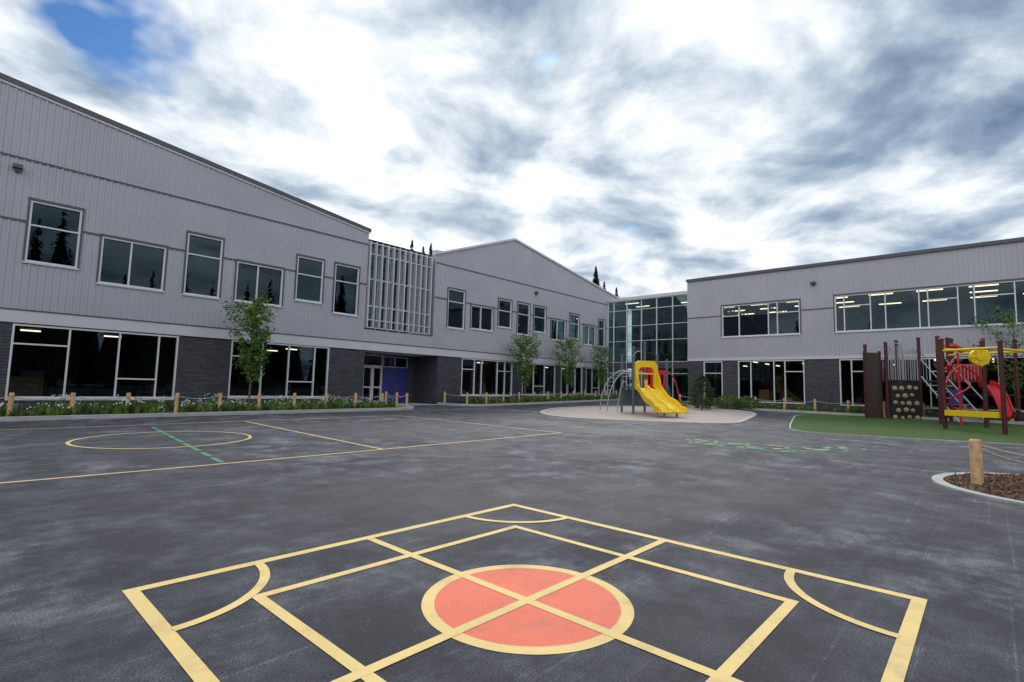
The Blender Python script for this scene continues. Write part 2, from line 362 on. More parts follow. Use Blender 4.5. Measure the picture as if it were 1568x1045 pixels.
# ---------------------------------------------------------------- planting beds
def kerbline(name,pts):
    P=[]
    for i in range(len(pts)-1):
        d=math.dist(pts[i],pts[i+1]);m=max(1,int(d/.8))
        for j in range(m): P.append((pts[i][0]+(pts[i+1][0]-pts[i][0])*j/m,pts[i][1]+(pts[i+1][1]-pts[i][1])*j/m))
    P.append(pts[-1]); m_=MB(); kerbring(m_,P,.22,.11,'kerb',False); m_.obj(name,rot=PHI)
kerbline("bed_kerb",[(-12,19.3),(13.6,19.3)]+arc((13.6,20.8),1.5,-90,0,10)+[(15.1,22.8)])
kerbline("bed_kerb",[(18.8,22.8),(19.0,21.4)]+[(19.6,20.6),(20.4,20.4),(36.3,20.4)])
kerbline("bed_kerb",[(36.4,19.0),(32.5,16.8),(30.8,14.6),(30.6,13.5),(30.6,-10)])
def bed(name,rects,dens,hmin,hmax,flower=.25):
    m_=MB()
    for (x0,x1,y0,y1) in rects:
        nx=max(1,int((x1-x0)/1.5));ny=max(1,int((y1-y0)/1.5))
        for i in range(nx):
            for j in range(ny):
                q=[(x0+(x1-x0)*s/nx,y0+(y1-y0)*t/ny) for s,t in ((i,j),(i+1,j),(i+1,j+1),(i,j+1))]
                m_.face([(a,b,G(a,b)+.07) for a,b in q],'soil')
        for c in range(int((x1-x0)*(y1-y0)*dens)):
            a=random.uniform(x0+.1,x1-.1);b=y0+.05+(y1-y0-.1)*random.random()**1.25
            dn=noise.noise(Vector((a*.9,b*.9,3)))
            if dn<-.3: continue
            z=G(a,b)+.06; H=random.uniform(hmin,hmax)*(.75+.6*max(0,dn)); k='grassA' if random.random()<.65 else 'grassB'
            for _ in range(random.randint(9,14)):
                an=random.random()*6.28; l=random.uniform(.3,1)*H; sp=random.uniform(.02,.18)
                dx,dy=math.cos(an),math.sin(an); w=random.uniform(.012,.026)
                p0=Vector((a+dx*.02,b+dy*.02,z)); p1=Vector((a+dx*sp,b+dy*sp,z+l)); e=Vector((-dy,dx,0))*w
                pm=p0.lerp(p1,.55)+Vector((0,0,.02)); m_.face([p0-e*.5,p0+e*.5,pm+e,p1,pm-e],k)
            if random.random()<flower:
                for _ in range(random.randint(1,4)):
                    p=Vector((a+random.uniform(-.12,.12),b+random.uniform(-.12,.12),z+H*random.uniform(.85,1.15)))
                    r=random.uniform(.015,.028); kk='petal' if random.random()<.85 else 'purple'
                    tl=random.uniform(-.6,.6);
                    m_.face([p+Vector((r*math.cos(t),r*math.sin(t),r*math.sin(t)*tl)) for t in [i*1.047 for i in range(6)]],kk)
                    m_.face([p+Vector((r*math.cos(t),r*.5,r*math.sin(t))) for t in [i*1.047 for i in range(6)]],kk)
    m_.obj(name,rot=PHI)
bed("flower_bed",[(-11,14.3,19.45,22.8)],18,.28,.55,.32)
bed("flower_bed",[(20.0,36.4,20.55,22.8)],15,.3,.65,.4)
bed("flower_bed",[(30.8,32.9,-9,14.5)],12,.25,.5,.15)
# ---------------------------------------------------------------- school building
school=empty("school_building",rot=PHI)
B=22.9; AR=33.0; AG=36.54
fL=lambda u,w,z:(u,B-w,z)
fR=lambda u,w,z:(AR-w,u,z)
fG=lambda u,w,z:(AG-w,u,z)
def fbox(mb,f,u0,u1,w0,w1,z0,z1,k):
    p=[f(u0,w0,z0),f(u1,w0,z0),f(u1,w1,z0),f(u0,w1,z0),f(u0,w0,z1),f(u1,w0,z1),f(u1,w1,z1),f(u0,w1,z1)]
    mb.hexa(p,k)
def wall(mb,f,u0,u1,z0,z1,ops,k,w=0):
    us=sorted({u0,u1}|{min(max(o[i],u0),u1) for o in ops for i in (0,1)})
    for i in range(len(us)-1):
        a,b=us[i],us[i+1]; c=(a+b)/2
        cuts=sorted([(max(o[2],z0),min(o[3],z1)) for o in ops if o[0]<c<o[1] and o[3]>z0 and o[2]<z1])
        z=z0
        for lo,hi in cuts+[(z1,z1)]:
            if lo>z+1e-4: mb.face([f(a,w,z),f(b,w,z),f(b,w,lo),f(a,w,lo)],k)
            z=max(z,hi)
def ribs(mb,f,u0,u1,z0,top,ops,k,pitch=.19):
    n=int((u1-u0)/pitch); 
    for i in range(n+1):
        u=u0+.03+i*(u1-u0-.06)/n; zt=top(u) if callable(top) else top
        cuts=sorted([(o[2]-.07,o[3]+.07) for o in ops if o[0]-.09<u<o[1]+.09 and o[3]>z0])
        z=z0
        for lo,hi in cuts+[(zt,zt)]:
            if lo>z+.02:
                a,b=u-.036,u+.036
                p=[f(a,0.001,z),f(a+.014,.03,z),f(b-.014,.03,z),f(b,.001,z)]
                q=[(x[0],x[1],lo) for x in p]
                for j in range(3): mb.face([p[j],p[j+1],q[j+1],q[j]],k)
            z=max(z,hi)
def window(F_,Gl,f,u0,u1,z0,z1,vs=(),hs=(),fw=.055,glass='glass',trim=True):
    fbox(F_,f,u0,u0+fw,-.14,.02,z0,z1,'frame');fbox(F_,f,u1-fw,u1,-.14,.02,z0,z1,'frame')
    fbox(F_,f,u0+fw,u1-fw,-.14,.02,z0,z0+fw,'frame');fbox(F_,f,u0+fw,u1-fw,-.14,.02,z1-fw,z1,'frame')
    for v in vs: fbox(F_,f,v-fw*.45,v+fw*.45,-.13,.012,z0+fw,z1-fw,'frame')
    for (a,b,z) in hs:
        a=max(a,u0+fw) ; b=min(b,u1-fw)
        fbox(F_,f,a,b,-.125,.008,z-fw*.45,z+fw*.45,'frame')
    Gl.face([f(u0,-.07,z0),f(u1,-.07,z0),f(u1,-.07,z1),f(u0,-.07,z1)],glass)
    if trim:
        t=.06
        fbox(F_,f,u0-t,u1+t,-.01,.045,z1,z1+.09,'trim'); fbox(F_,f,u0-t,u0,-.01,.042,z0,z1,'trim'); fbox(F_,f,u1,u1+t,-.01,.042,z0,z1,'trim')
        fbox(F_,f,u0-t,u1+t,-.01,.06,z0-.06,z0,'band')
W=MB();F_=MB();Gl=MB();RB=MB()
UL=[(1.35,2.67,4.99,7.03),(3.27,5.22,4.60,6.27),(5.90,7.17,4.60,7.03),(7.76,9.70,4.60,6.27),(10.30,11.57,5.0,7.03),(12.16,13.45,4.63,7.03),
    (-1.3,.0,4.6,7.03),(-3.9,-1.95,4.6,6.27),(-6.0,-4.7,4.99,7.03),(-9,-7,4.6,6.27)]
UM=[(19.29,20.6,4.66,6.95),(21.14,23.05,4.78,6.24),(23.53,24.77,5.14,6.95),(25.36,26.62,4.85,6.97),(27.06,28.4,5.18,6.97),(28.98,30.75,4.78,6.28),(31.28,32.5,5.08,6.93),(33.1,34.75,4.76,6.30),(35.2,36.15,4.76,6.93)]
def upwin(ops,f):
    for o in ops:
        tall=o[3]>6.5
        if tall: window(F_,Gl,f,*o,hs=[(o[0],o[1],6.22)])
        else: window(F_,Gl,f,*o,vs=[(o[0]+o[1])/2-.1])
upwin(UL,fL);upwin(UM,fL)
LS=-14.0
rl=lambda u: 9.02-(u-13.9)*.1275
PK=24.88
rm=lambda u: (8.75+(u-18.28)*.359) if u<PK else 11.12-(u-PK)*.155
wall(W,fL,LS,13.9,3.38,8.35,UL,'siding'); W.face([fL(LS,0,8.35),fL(13.9,0,8.35),fL(13.9,0,rl(13.9)),fL(LS,0,rl(LS))],'siding')
ribs(RB,fL,LS,13.9,3.38,lambda u:rl(u)-.05,UL,'siding')
wall(W,fL,18.28,AG,3.38,8.3,UM,'siding'); 
W.face([fL(18.28,0,8.3),fL(PK,0,8.3),fL(PK,0,rm(PK)),fL(18.28,0,rm(18.28))],'siding')
W.face([fL(PK,0,8.3),fL(39.6,0,8.3),fL(39.6,0,rm(39.6)),fL(PK,0,rm(PK))],'siding')
ribs(RB,fL,18.28,36.5,3.38,lambda u:rm(u)-.05,UM,'siding')
fbox(F_,fL,PK-.04,PK+.04,0,.04,8.36,11.0,'siding')
for (f,u0,u1,z,ops) in ((fL,LS,13.9,8.35,[]),(fL,18.28,39.6,8.3,[]),(fL,LS,13.9,6.30,UL),(fL,18.28,AG,6.30,UM)):
    cuts=sorted([(o[0]-.06,o[1]+.06) for o in ops])
    x=u0
    for lo,hi in cuts+[(u1,u1)]:
        if lo>x: fbox(F_,f,x,lo,0,.036,z-.035,z+.03,'trim')
        x=max(x,hi)
fbox(F_,fL,LS,AG,-.02,.06,2.97,3.38,'band'); fbox(F_,fL,LS,AG,0,.085,3.37,3.41,'trim')
def slopebar(f,u0,z0,u1,z1,w0,w1,h,k):
    F_.hexa([f(u0,w0,z0),f(u1,w0,z1),f(u1,w1,z1),f(u0,w1,z0),f(u0,w0,z0+h),f(u1,w0,z1+h),f(u1,w1,z1+h),f(u0,w1,z0+h)],k)
slopebar(fL,LS,rl(LS),13.98,rl(13.98),-.05,.10,.16,'trim'); slopebar(fL,LS,rl(LS)-.09,13.95,rl(13.95)-.09,0,.06,.09,'band')
slopebar(fL,18.2,rm(18.2),PK,rm(PK),-.05,.09,.13,'band'); slopebar(fL,PK,rm(PK),39.8,rm(39.8),-.05,.09,.13,'band')
D=26
def quad(p,k): W.face(p,k)
quad([fL(LS,0,rl(LS)),fL(13.9,0,rl(13.9)),fL(13.9,-D,rl(13.9)),fL(LS,-D,rl(LS))],'roof')
quad([fL(18.28,0,rm(18.28)),fL(PK,0,rm(PK)),fL(PK,-D,rm(PK)),fL(18.28,-D,rm(18.28))],'roof')
quad([fL(PK,0,rm(PK)),fL(39.6,0,rm(39.6)),fL(39.6,-D,rm(39.6)),fL(PK,-D,rm(PK))],'roof')
quad([fL(13.9,0,3.38),fL(13.9,-D,3.38),fL(13.9,-D,rl(13.9)),fL(13.9,0,rl(13.9))],'siding')
quad([fL(18.28,0,3.38),fL(18.28,-D,3.38),fL(18.28,-D,rm(18.28)),fL(18.28,0,rm(18.28))],'siding')
quad([fL(39.6,0,0),fL(39.6,-D,0),fL(39.6,-D,rm(39.6)),fL(39.6,0,rm(39.6))],'siding')
quad([fL(LS,0,-.3),fL(LS,-D,-.3),fL(LS,-D,rl(LS)),fL(LS,0,rl(LS))],'siding')
quad([fL(LS,-D,-.3),fL(13.9,-D,-.3),fL(13.9,-D,rl(13.9)),fL(LS,-D,rl(LS))],'siding')
quad([fL(13.9,-D,-.3),fL(39.6,-D,-.3),fL(39.6,-D,8.6),fL(13.9,-D,8.6)],'siding')
GL=[(-8.5,-1.5,.55,2.93),(1.25,5.88,.55,2.93),(7.78,12.1,.60,2.95)]
GM=[(20.54,25.0,.75,2.95),(26.0,29.6,.8,2.95),(30.3,33.0,.8,2.95),(33.5,36.3,.85,2.95)]
wall(W,fL,LS,14.0,-.4,2.97,GL,'brick'); wall(W,fL,18.7,AG,-.4,2.97,GM,'brick')
window(F_,Gl,fL,*GL[0],vs=[-6.7,-5,-3.2],trim=False)
window(F_,Gl,fL,*GL[1],vs=[2.67,4.05,5.25],hs=[(1.25,2.67,2.3),(4.05,5.25,1.25)],trim=False)
window(F_,Gl,fL,*GL[2],vs=[9.05,10.2,11.4],hs=[(7.78,9.05,2.3),(10.2,11.4,1.3)],trim=False)
window(F_,Gl,fL,*GM[0],vs=[21.6,22.2,23.6,24.3],hs=[(20.54,21.6,2.3),(23.6,25.0,2.3)],trim=False)
window(F_,Gl,fL,*GM[1],vs=[27.2,28.4],hs=[(27.2,28.4,1.4)],trim=False)
window(F_,Gl,fL,*GM[2],vs=[31.1,32.1],hs=[(30.3,31.1,2.3)],trim=False)
window(F_,Gl,fL,*GM[3],vs=[34.4,35.4],hs=[(34.4,35.4,1.4)],trim=False)
for o in GL+GM: fbox(F_,fL,o[0],o[1],-.1,.05,o[2]-.07,o[2],'band')
bb=25.0
fE=lambda u,w,z:(u,bb-w,z)
quad([(14.0,B,-.3),(14.0,bb,-.3),(14.0,bb,2.97),(14.0,B,2.97)],'brick')
quad([(18.7,B,-.3),(18.7,bb,-.3),(18.7,bb,2.97),(18.7,B,2.97)],'brick')
quad([(14.0,B,2.97),(18.7,B,2.97),(18.7,bb,2.97),(14.0,bb,2.97)],'band')
EO=[(15.2,16.45,0,2.9),(16.5,18.15,2.25,2.85),(14.3,15.1,0,2.9)]
wall(W,fE,16.45,18.2,-.2,2.97,[EO[1]],'blue');wall(W,fE,14.0,15.2,-.2,2.97,[],'brick');wall(W,fE,18.2,18.7,-.2,2.97,[],'brick')
wall(W,fE,15.2,16.45,2.9,2.97,[],'brick')
gz0=G(15.8,25)
window(F_,Gl,fE,15.2,15.82,gz0,2.25,fw=.09,hs=[(15.2,15.82,1.1)],trim=False);window(F_,Gl,fE,15.83,16.45,gz0,2.25,fw=.09,hs=[(15.83,16.45,1.1)],trim=False)
window(F_,Gl,fE,15.2,16.45,2.26,2.9,trim=False);window(F_,Gl,fE,16.5,18.15,2.25,2.85,vs=[17.3],trim=False,fw=.03)
fbox(F_,fE,17.3-.02,17.3+.02,0,.02,gz0,2.25,'trim')
for u in (15.74,15.9): fbox(F_,fE,u-.012,u+.012,.02,.06,gz0+.9,gz0+1.2,'steel')
br=24.3; fS=lambda u,w,z:(u,br-w,z)
fbox(F_,fL,13.9,18.28,-.06,.0,3.38,4.02,'siding'); quad([(13.9,B,4.02),(18.28,B,4.02),(18.28,br,4.02),(13.9,br,4.02)],'roof')
wall(W,fS,13.9,18.28,4.0,8.75,[(13.95,17.6,4.1,8.4)],'siding')
window(F_,Gl,fS,13.95,17.6,4.1,8.4,vs=[14.7,15.45,16.2,16.95],hs=[(13.95,17.6,5.5),(13.95,17.6,6.9)],glass='glass2',trim=False)
quad([(13.9,B+.3,8.75),(18.28,B+.3,8.75),(18.28,B+D,8.75),(13.9,B+D,8.75)],'roof'); fbox(F_,fS,13.9,18.28,-.2,.06,8.55,8.8,'band')
SC=MB()
nf=12
for i in range(nf):
    u=14.0+i*(17.95-14.0)/(nf-1); fbox(SC,fL,u-.026,u+.026,-.12,.12,4.1,8.55,'steel')
for z in (4.1,4.5,5.2,6.6,7.9,8.47): fbox(SC,fL,13.97,17.98,-.10,.02,z,z+.05,'steel')
for i in range(4):
    u=14.2+i*1.2; fbox(SC,fL,u-.03,u+.03,-1.3,-.12,8.45,8.51,'steel')
SC.obj("sun_screen",school)
fbox(F_,fG,14.0,22.9,-.3,.1,8.5,8.75,'band')
vs=[14.6,15.9,17.2,18.5,19.8,21.1,22.3]
window(F_,Gl,fG,14.0,22.88,.3,8.5,vs=vs,hs=[(14,22.9,z) for z in (2.6,3.5,5.2,6.4,7.7)],glass='glass2',trim=False,fw=.05)
quad([(AG,14,8.75),(AG,B,8.75),(AG+8,B,8.75),(AG+8,14,8.75)],'roof')
fbox(F_,fG,14.0,22.88,-.06,.0,3.0,3.45,'trim')
c0,c1=-14.0,14.47
UR=[(7.74,12.2,4.78,6.76),(-7.5,5.99,4.78,6.80)]
GR=[(12.2,13.4,.7,3.25),(7.58,11.25,.75,3.27),(-8,5.86,.75,3.27)]
wall(W,fR,c0,c1,3.45,8.6,UR,'siding'); ribs(RB,fR,c0,c1,3.45,8.55,UR,'siding')
fbox(F_,fR,c0,c1+.05,-.05,.10,8.6,8.78,'trim'); fbox(F_,fR,c0,c1,-.02,.05,3.30,3.46,'band')
wall(W,fR,c0,c1,-.4,3.30,GR,'brick')
x=c0
for lo,hi in [(-7.55,6.04),(7.69,12.25),(c1,c1)]:
    if lo>x: fbox(F_,fR,x,lo,0,.036,6.12,6.18,'trim')
    x=hi
window(F_,Gl,fR,*UR[0],vs=[8.95,9.45,11.15],hs=[(7.74,8.95,6.1),(11.15,12.2,6.1)])
window(F_,Gl,fR,*UR[1],vs=[5.55,4.35,3.7,2.3,1.95,.8,.2,-1.2,-2.0,-3.6,-4.8],hs=[(4.35,5.55,6.2),(.8,1.95,6.2),(-1.2,-.0,6.2),(-4.8,-3.6,6.2)])
window(F_,Gl,fR,*GR[0],trim=False,hs=[(12.2,13.4,2.5)]);window(F_,Gl,fR,*GR[1],vs=[8.6,9.2,10.5],hs=[(7.58,8.6,2.6)],trim=False)
window(F_,Gl,fR,*GR[2],vs=[5.3,4.3,3.2,2.0,.9,-.5,-2,-3.5,-5],hs=[(4.3,5.3,2.6),(.9,2.0,2.6)],trim=False)
quad([(AR,c0,8.6),(AR,c1,8.6),(AR+20,c1,8.6),(AR+20,c0,8.6)],'roof')
quad([(AR,c1,-.3),(AR+20,c1,-.3),(AR+20,c1,8.6),(AR,c1,8.6)],'siding'); quad([(AR,c0,-.3),(AR+20,c0,-.3),(AR+20,c0,8.6),(AR,c0,8.6)],'siding')
quad([(AR+20,c0,-.3),(AR+20,c1,-.3),(AR+20,c1,8.6),(AR+20,c0,8.6)],'siding')
def lamp(f,u,z): fbox(F_,f,u-.12,u+.12,0,.22,z,z+.12,'trim'); fbox(F_,f,u-.07,u+.07,0,.12,z-.1,z+.0,'trim')
lamp(fL,.95,7.95);lamp(fL,27.2,7.85);lamp(fR,7.0,7.6)
fbox(F_,fL,19.6,19.95,-2.0,-1.65,8.9,9.6,'band')
W.obj("walls",school); F_.obj("frames_and_trim",school); Gl.obj("glazing",school); RB.obj("siding_ribs",school)
# ---- interiors
I=MB()
def room(x0,x1,y0,y1,z0,z1):
    I.face([(x0,y0,z0),(x1,y0,z0),(x1,y1,z0),(x0,y1,z0)],'inner'); I.face([(x0,y0,z1),(x1,y0,z1),(x1,y1,z1),(x0,y1,z1)],'inner')
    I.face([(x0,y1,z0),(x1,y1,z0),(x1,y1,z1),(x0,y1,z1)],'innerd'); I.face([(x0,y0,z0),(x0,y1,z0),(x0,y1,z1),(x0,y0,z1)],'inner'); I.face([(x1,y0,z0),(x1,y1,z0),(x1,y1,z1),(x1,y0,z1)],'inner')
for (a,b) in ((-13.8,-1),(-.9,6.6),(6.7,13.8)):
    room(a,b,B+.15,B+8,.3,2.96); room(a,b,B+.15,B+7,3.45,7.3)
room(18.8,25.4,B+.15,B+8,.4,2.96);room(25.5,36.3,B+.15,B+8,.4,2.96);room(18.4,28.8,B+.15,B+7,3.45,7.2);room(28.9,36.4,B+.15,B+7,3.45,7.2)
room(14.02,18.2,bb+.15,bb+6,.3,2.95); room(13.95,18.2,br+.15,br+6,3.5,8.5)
def roomR(b0,b1,z0,z1,d=8):
    x0,x1=AR+.15,AR+d
    I.face([(x0,b0,z0),(x1,b0,z0),(x1,b1,z0),(x0,b1,z0)],'inner'); I.face([(x0,b0,z1),(x1,b0,z1),(x1,b1,z1),(x0,b1,z1)],'inner')
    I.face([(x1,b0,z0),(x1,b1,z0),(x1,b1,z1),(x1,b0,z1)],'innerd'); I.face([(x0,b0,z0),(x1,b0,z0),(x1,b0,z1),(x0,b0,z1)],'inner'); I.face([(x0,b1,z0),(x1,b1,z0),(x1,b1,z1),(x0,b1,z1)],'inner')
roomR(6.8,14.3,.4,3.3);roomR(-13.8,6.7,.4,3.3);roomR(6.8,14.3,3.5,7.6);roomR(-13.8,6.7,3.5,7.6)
I.face([(AG+4,14,0),(AG+4,22.9,0),(AG+4,22.9,8.6),(AG+4,14,8.6)],'inner');
I.face([(AG+.2,14,3.2),(AG+4,14,3.2),(AG+4,22.9,3.2),(AG+.2,22.9,3.2)],'inner')
I.face([(AG+.2,14,8.45),(AG+4,14,8.45),(AG+4,22.9,8.45),(AG+.2,22.9,8.45)],'inner')
def fur(x0,x1,y0,y1,zb,n,seed):
    rr=random.Random(seed)
    for i in range(n):
        x=rr.uniform(x0,x1);y=rr.uniform(y0,y1);w=rr.uniform(.3,.9);h=rr.uniform(.5,1.2)
        I.box(x-w/2,x+w/2,y-w/3,y+w/3,zb,zb+h,rr.choice(['inner','innerd','band','pgrey','wood','blue']))
fur(-8,13,B+1.5,B+7,.3,26,1);fur(20,35,B+1.5,B+7,.4,20,2);fur(AR+1.5,AR+7,-6,13,.4,20,3)
y=-7.0
while y<14:
    I.box(AR+.3,AR+7.8,y,y+.08,6.62,6.70,'truss')
    for i in range(8): I.tube([(AR+.4+i*.95,y+.04,6.66),(AR+.87+i*.95,y+.04,7.4),(AR+1.35+i*.95,y+.04,6.66)],.025,'truss',5)
    y+=2.4
I.obj("interior_rooms",school)
LP=MB()
rl_=random.Random(4)
def lights(x0,x1,y0,y1,z,dx,dy,lx,ly,skip=.0):
    x=x0
    while x<x1:
        y=y0
        while y<y1:
            if rl_.random()>=skip: LP.box(x,x+lx,y,y+ly,z-.05,z,'lamp')
            y+=dy
        x+=dx
lights(-8,13,B+2.6,B+7,2.93,2.4,2.3,.55,.05,.3)
lights(19.5,36,B+2.6,B+7,2.93,2.4,2.3,.55,.05,.3)
lights(AR+1.4,AR+7,-7,14,6.95,1.9,2.1,.12,1.1,.15)
lights(AR+1.0,AR+7,-7,14,3.27,2.4,2.2,.7,.08,.3)
lights(AG+.8,AG+3.5,14.5,22.5,8.4,1.8,2.0,.12,1.2,.2)
lights(19,36,B+2.0,B+6,7.15,3.2,2.4,.7,.07,.3)
LP.obj("ceiling_lights",school)
# ---------------------------------------------------------------- vegetation
def leafquad(m_,p,s,k):
    d=Vector((random.gauss(0,1),random.gauss(0,1),random.gauss(0,.7))).normalized(); e=d.cross(Vector((random.gauss(0,1),random.gauss(0,1),random.gauss(0,1)))).normalized()
    m_.face([p-d*s,p+e*s*.5,p+d*s,p-e*s*.5],k)
def young_tree(a,b,H,R,seed,z0=.08,leaves=1900,name="young_tree",ls=.055):
    random.seed(seed); m_=MB(); z=G(a,b)+z0
    lean=random.uniform(-.05,.05)
    tp=[Vector((lean*t*t,.04*math.sin(t*5),H*t)) for t in [i/8 for i in range(9)]]
    m_.tube(tp,[.05*(1-.85*i/8) for i in range(9)],'bark',8)
    cl=[]
    nb=28
    for i in range(nb):
        t=.28+.68*i/nb; p=Vector((lean*t*t,.04*math.sin(t*5),H*t)); an=i*2.4+random.uniform(-.4,.4)
        prof=math.sin(math.pi*min(1,(1-t)/.72)**.75)*.9+.14
        L=R*prof*random.uniform(.75,1.15)
        q=p+Vector((math.cos(an)*L,math.sin(an)*L,L*random.uniform(.4,.85)))
        mid=p.lerp(q,.5)+Vector((0,0,-.05)); m_.tube([p,mid,q],[.013,.009,.004],'bark',5)
        for s in (.3,.5,.7,.85,1.0): cl.append((p.lerp(q,s),.09+.13*R*(s)))
    cl.append((Vector((lean,0,H)),.1))
    for i in range(leaves):
        c,r=random.choice(cl); p=c+Vector((random.gauss(0,1),random.gauss(0,1),random.gauss(0,1)))*r*.62
        leafquad(m_,p,random.uniform(.6,1.3)*ls,'leafA' if random.random()<.62 else 'leafB')
    w=ab2w(a,b); m_.obj(name,loc=(w[0],w[1],z))
young_tree(7.9,21.0,4.2,.85,11,leaves=4600,ls=.06)
young_tree(24.6,21.4,4.1,1.05,12,leaves=3600,ls=.065)
young_tree(29.2,21.4,4.1,1.05,13,leaves=3200,ls=.065)
young_tree(33.4,21.4,3.9,.9,14,leaves=2400,ls=.065)
young_tree(31.9,-1.0,4.6,1.5,15,leaves=1600,ls=.06)
def shrub(a,b,H,R,seed,name,k1='grassB',k2='conif',n=3000,ls=.05):
    random.seed(seed); m_=MB()
    m_.tube([(0,0,-.05),(0,0,H*.5)],[.05,.02],'bark',6)
    for i in range(7):
        an=i*.9; m_.tube([(0,0,H*.1),(math.cos(an)*R*.6,math.sin(an)*R*.6,H*.5)],[.02,.006],'bark',5)
    for i in range(n):
        t=random.random()**.8; an=random.random()*6.283
        rr=R*math.sin(math.pi*min(1,.18+.82*t))**.7*(1+.22*noise.noise(Vector((math.cos(an)*2,math.sin(an)*2,t*4+seed))))
        rr*=random.uniform(.55,1.03)
        leafquad(m_,Vector((math.cos(an)*rr,math.sin(an)*rr,H*t)),ls*random.uniform(.6,1.4),k1 if random.random()<.5 else k2)
    w=ab2w(a,b); m_.obj(name,loc=(w[0],w[1],G(a,b)+.05))
shrub(28.3,11.6,1.85,.66,3,"conifer_shrub")
shrub(30.2,10.9,.8,.75,4,"leafy_shrub",'grassA','grassB',1500)
shrub(30.6,10.0,.7,.7,5,"leafy_shrub",'grassA','grassB',1500)
def conifers(name,lst,seed,per=420,core=True):
    random.seed(seed); m_=MB()
    for (x,y,H,R) in lst:
        m_.tube([(x,y,0),(x,y,H*.95)],[.25,.03],'bark',6)
        if core: m_.tube([(x,y,.4),(x,y,H*.5),(x,y,H*.9)],[R*.75,R*.38,.05],'conif',9)
        for i in range(per):
            t=random.random()**.75; z=H*(.04+.96*t); r=R*(1-t)**.85*random.uniform(.6,1.2)+.1; an=random.random()*6.283
            d=Vector((math.cos(an),math.sin(an),0)); p=Vector((x,y,z)); q=p+d*r-Vector((0,0,r*.28)); e=Vector((-d.y,d.x,0))*(.16*r+.12)
            m_.face([p+d*r*.15+Vector((0,0,.2)),q*.6+p*.4-e,q,q*.6+p*.4+e],'conif')
    m_.obj(name)
L=[]
conifers("pine_tree",[(14.6,90,23.0,4.2)],6,1100)
conifers("distant_trees",[(-14.2,70,21.2,3.2),(-12.8,71,20.6,3.0),(-11.6,70,20.8,3.2),(-10.4,72,20.3,3.0),(17,95,21.3,4),(12.2,92,20.3,3.5),(19.5,96,20.5,4)],8,700)
random.seed(5)
for i in range(60):
    a=-50+i*2.2+random.uniform(-1,1); b=-36+random.uniform(-5,5); x,y=ab2w(a,b); L.append((x,y,random.choice([random.uniform(11,15),random.uniform(14,21)]),random.uniform(2.6,3.8)))
for i in range(30):
    b=-32+i*2.4; a=-40+random.uniform(-4,4); x,y=ab2w(a,b); L.append((x,y,random.uniform(9,16),random.uniform(2.6,3.8)))
conifers("background_trees",L,9,200)
# ---------------------------------------------------------------- play structure with slide
ps=empty("slide_play_structure",(6.35,24.4,GW(6.4,24.4)),math.radians(14))
m_=MB()
for x,y,h_ in ((-.62,0,2.65),(.62,0,2.75),(-.62,1.2,2.75),(.62,1.2,3.45),(1.85,1.2,2.6),(.62,2.4,3.3),(1.85,2.4,2.6)):
    m_.tube([(x,y,-.05),(x,y,h_)],.058,'pgrey',12); m_.tube([(x,y,h_),(x,y,h_+.05),(x,y,h_+.09)],[.07,.07,.03],'pgrey',12)
m_.box(-.6,.6,.02,1.2,1.16,1.24,'pgrey'); m_.box(.64,1.83,1.22,2.38,1.16,1.24,'pgrey'); m_.box(.0,.62,1.2,1.8,1.15,1.22,'pgrey')
m_.obj("posts_and_decks",ps)
def plate_arch(m_,x0,x1,z0,z1,y0,y1,bx,bt,k,r=.28):
    def outline(x0,x1,z0,z1,r,n=8):
        p=[(x0,z0)]
        p+=[(x0+r-r*math.cos(math.pi/2*i/n),z1-r+r*math.sin(math.pi/2*i/n)) for i in range(n+1)]
        p+=[(x1-r+r*math.sin(math.pi/2*i/n),z1-r+r*math.cos(math.pi/2*i/n)) for i in range(n+1)]
        p+=[(x1,z0)]; return p
    o=outline(x0,x1,z0,z1,r); i_=outline(x0+bx,x1-bx,z0,z1-bt,r*.8)
    for j in range(len(o)-1):
        a,b,c,d=o[j],o[j+1],i_[j+1],i_[j]
        m_.hexa([(a[0],y0,a[1]),(b[0],y0,b[1]),(c[0],y0,c[1]),(d[0],y0,d[1]),(a[0],y1,a[1]),(b[0],y1,b[1]),(c[0],y1,c[1]),(d[0],y1,d[1])],k)
m_=MB(); plate_arch(m_,-.58,.58,1.24,2.5,-.12,.02,.17,.30,'pyel'); m_.box(-.06,.06,-.10,.0,1.24,1.6,'pyel')
m_.box(-.41,.41,-.09,-.03,1.86,1.93,'pyel')
for sx in (-1,1): m_.hexa([(sx*.58,-.14,1.24),(sx*.53,-.14,1.24),(sx*.53,-.55,1.05),(sx*.58,-.55,1.05),(sx*.58,-.14,2.0),(sx*.53,-.14,2.0),(sx*.53,-.4,1.55),(sx*.58,-.4,1.55)],'pyel')
m_.obj("slide_hood",ps)
m_=MB()
def sl(t):
    y=-.1-2.35*t
    if t<.85: z=1.22-1.0*(t/.85)+.06*math.sin(t/.85*math.pi*3)
    else: z=.22
    return y,max(z,.22)
prof=[(-.60,.20),(-.565,.235),(-.53,.20),(-.50,.03),(-.42,-.02),(-.14,-.02),(-.07,.04),(-.035,.13),(.035,.13),(.07,.04),(.14,-.02),(.42,-.02),(.50,.03),(.53,.20),(.565,.235),(.60,.20),(.60,-.06),(-.60,-.06)]
N_=22; rings=[]
for i in range(N_+1):
    y,z=sl(i/N_); wd=1+.12*(i/N_); rings.append([(x*wd,y,z+zz*(1 if i<N_ else .5)) for x,zz in prof])
for i in range(N_):
    for j in range(len(prof)):
        k=(j+1)%len(prof); m_.face([rings[i][j],rings[i][k],rings[i+1][k],rings[i+1][j]],'pyel')
m_.face(rings[-1],'pyel');m_.face(rings[0],'pyel')
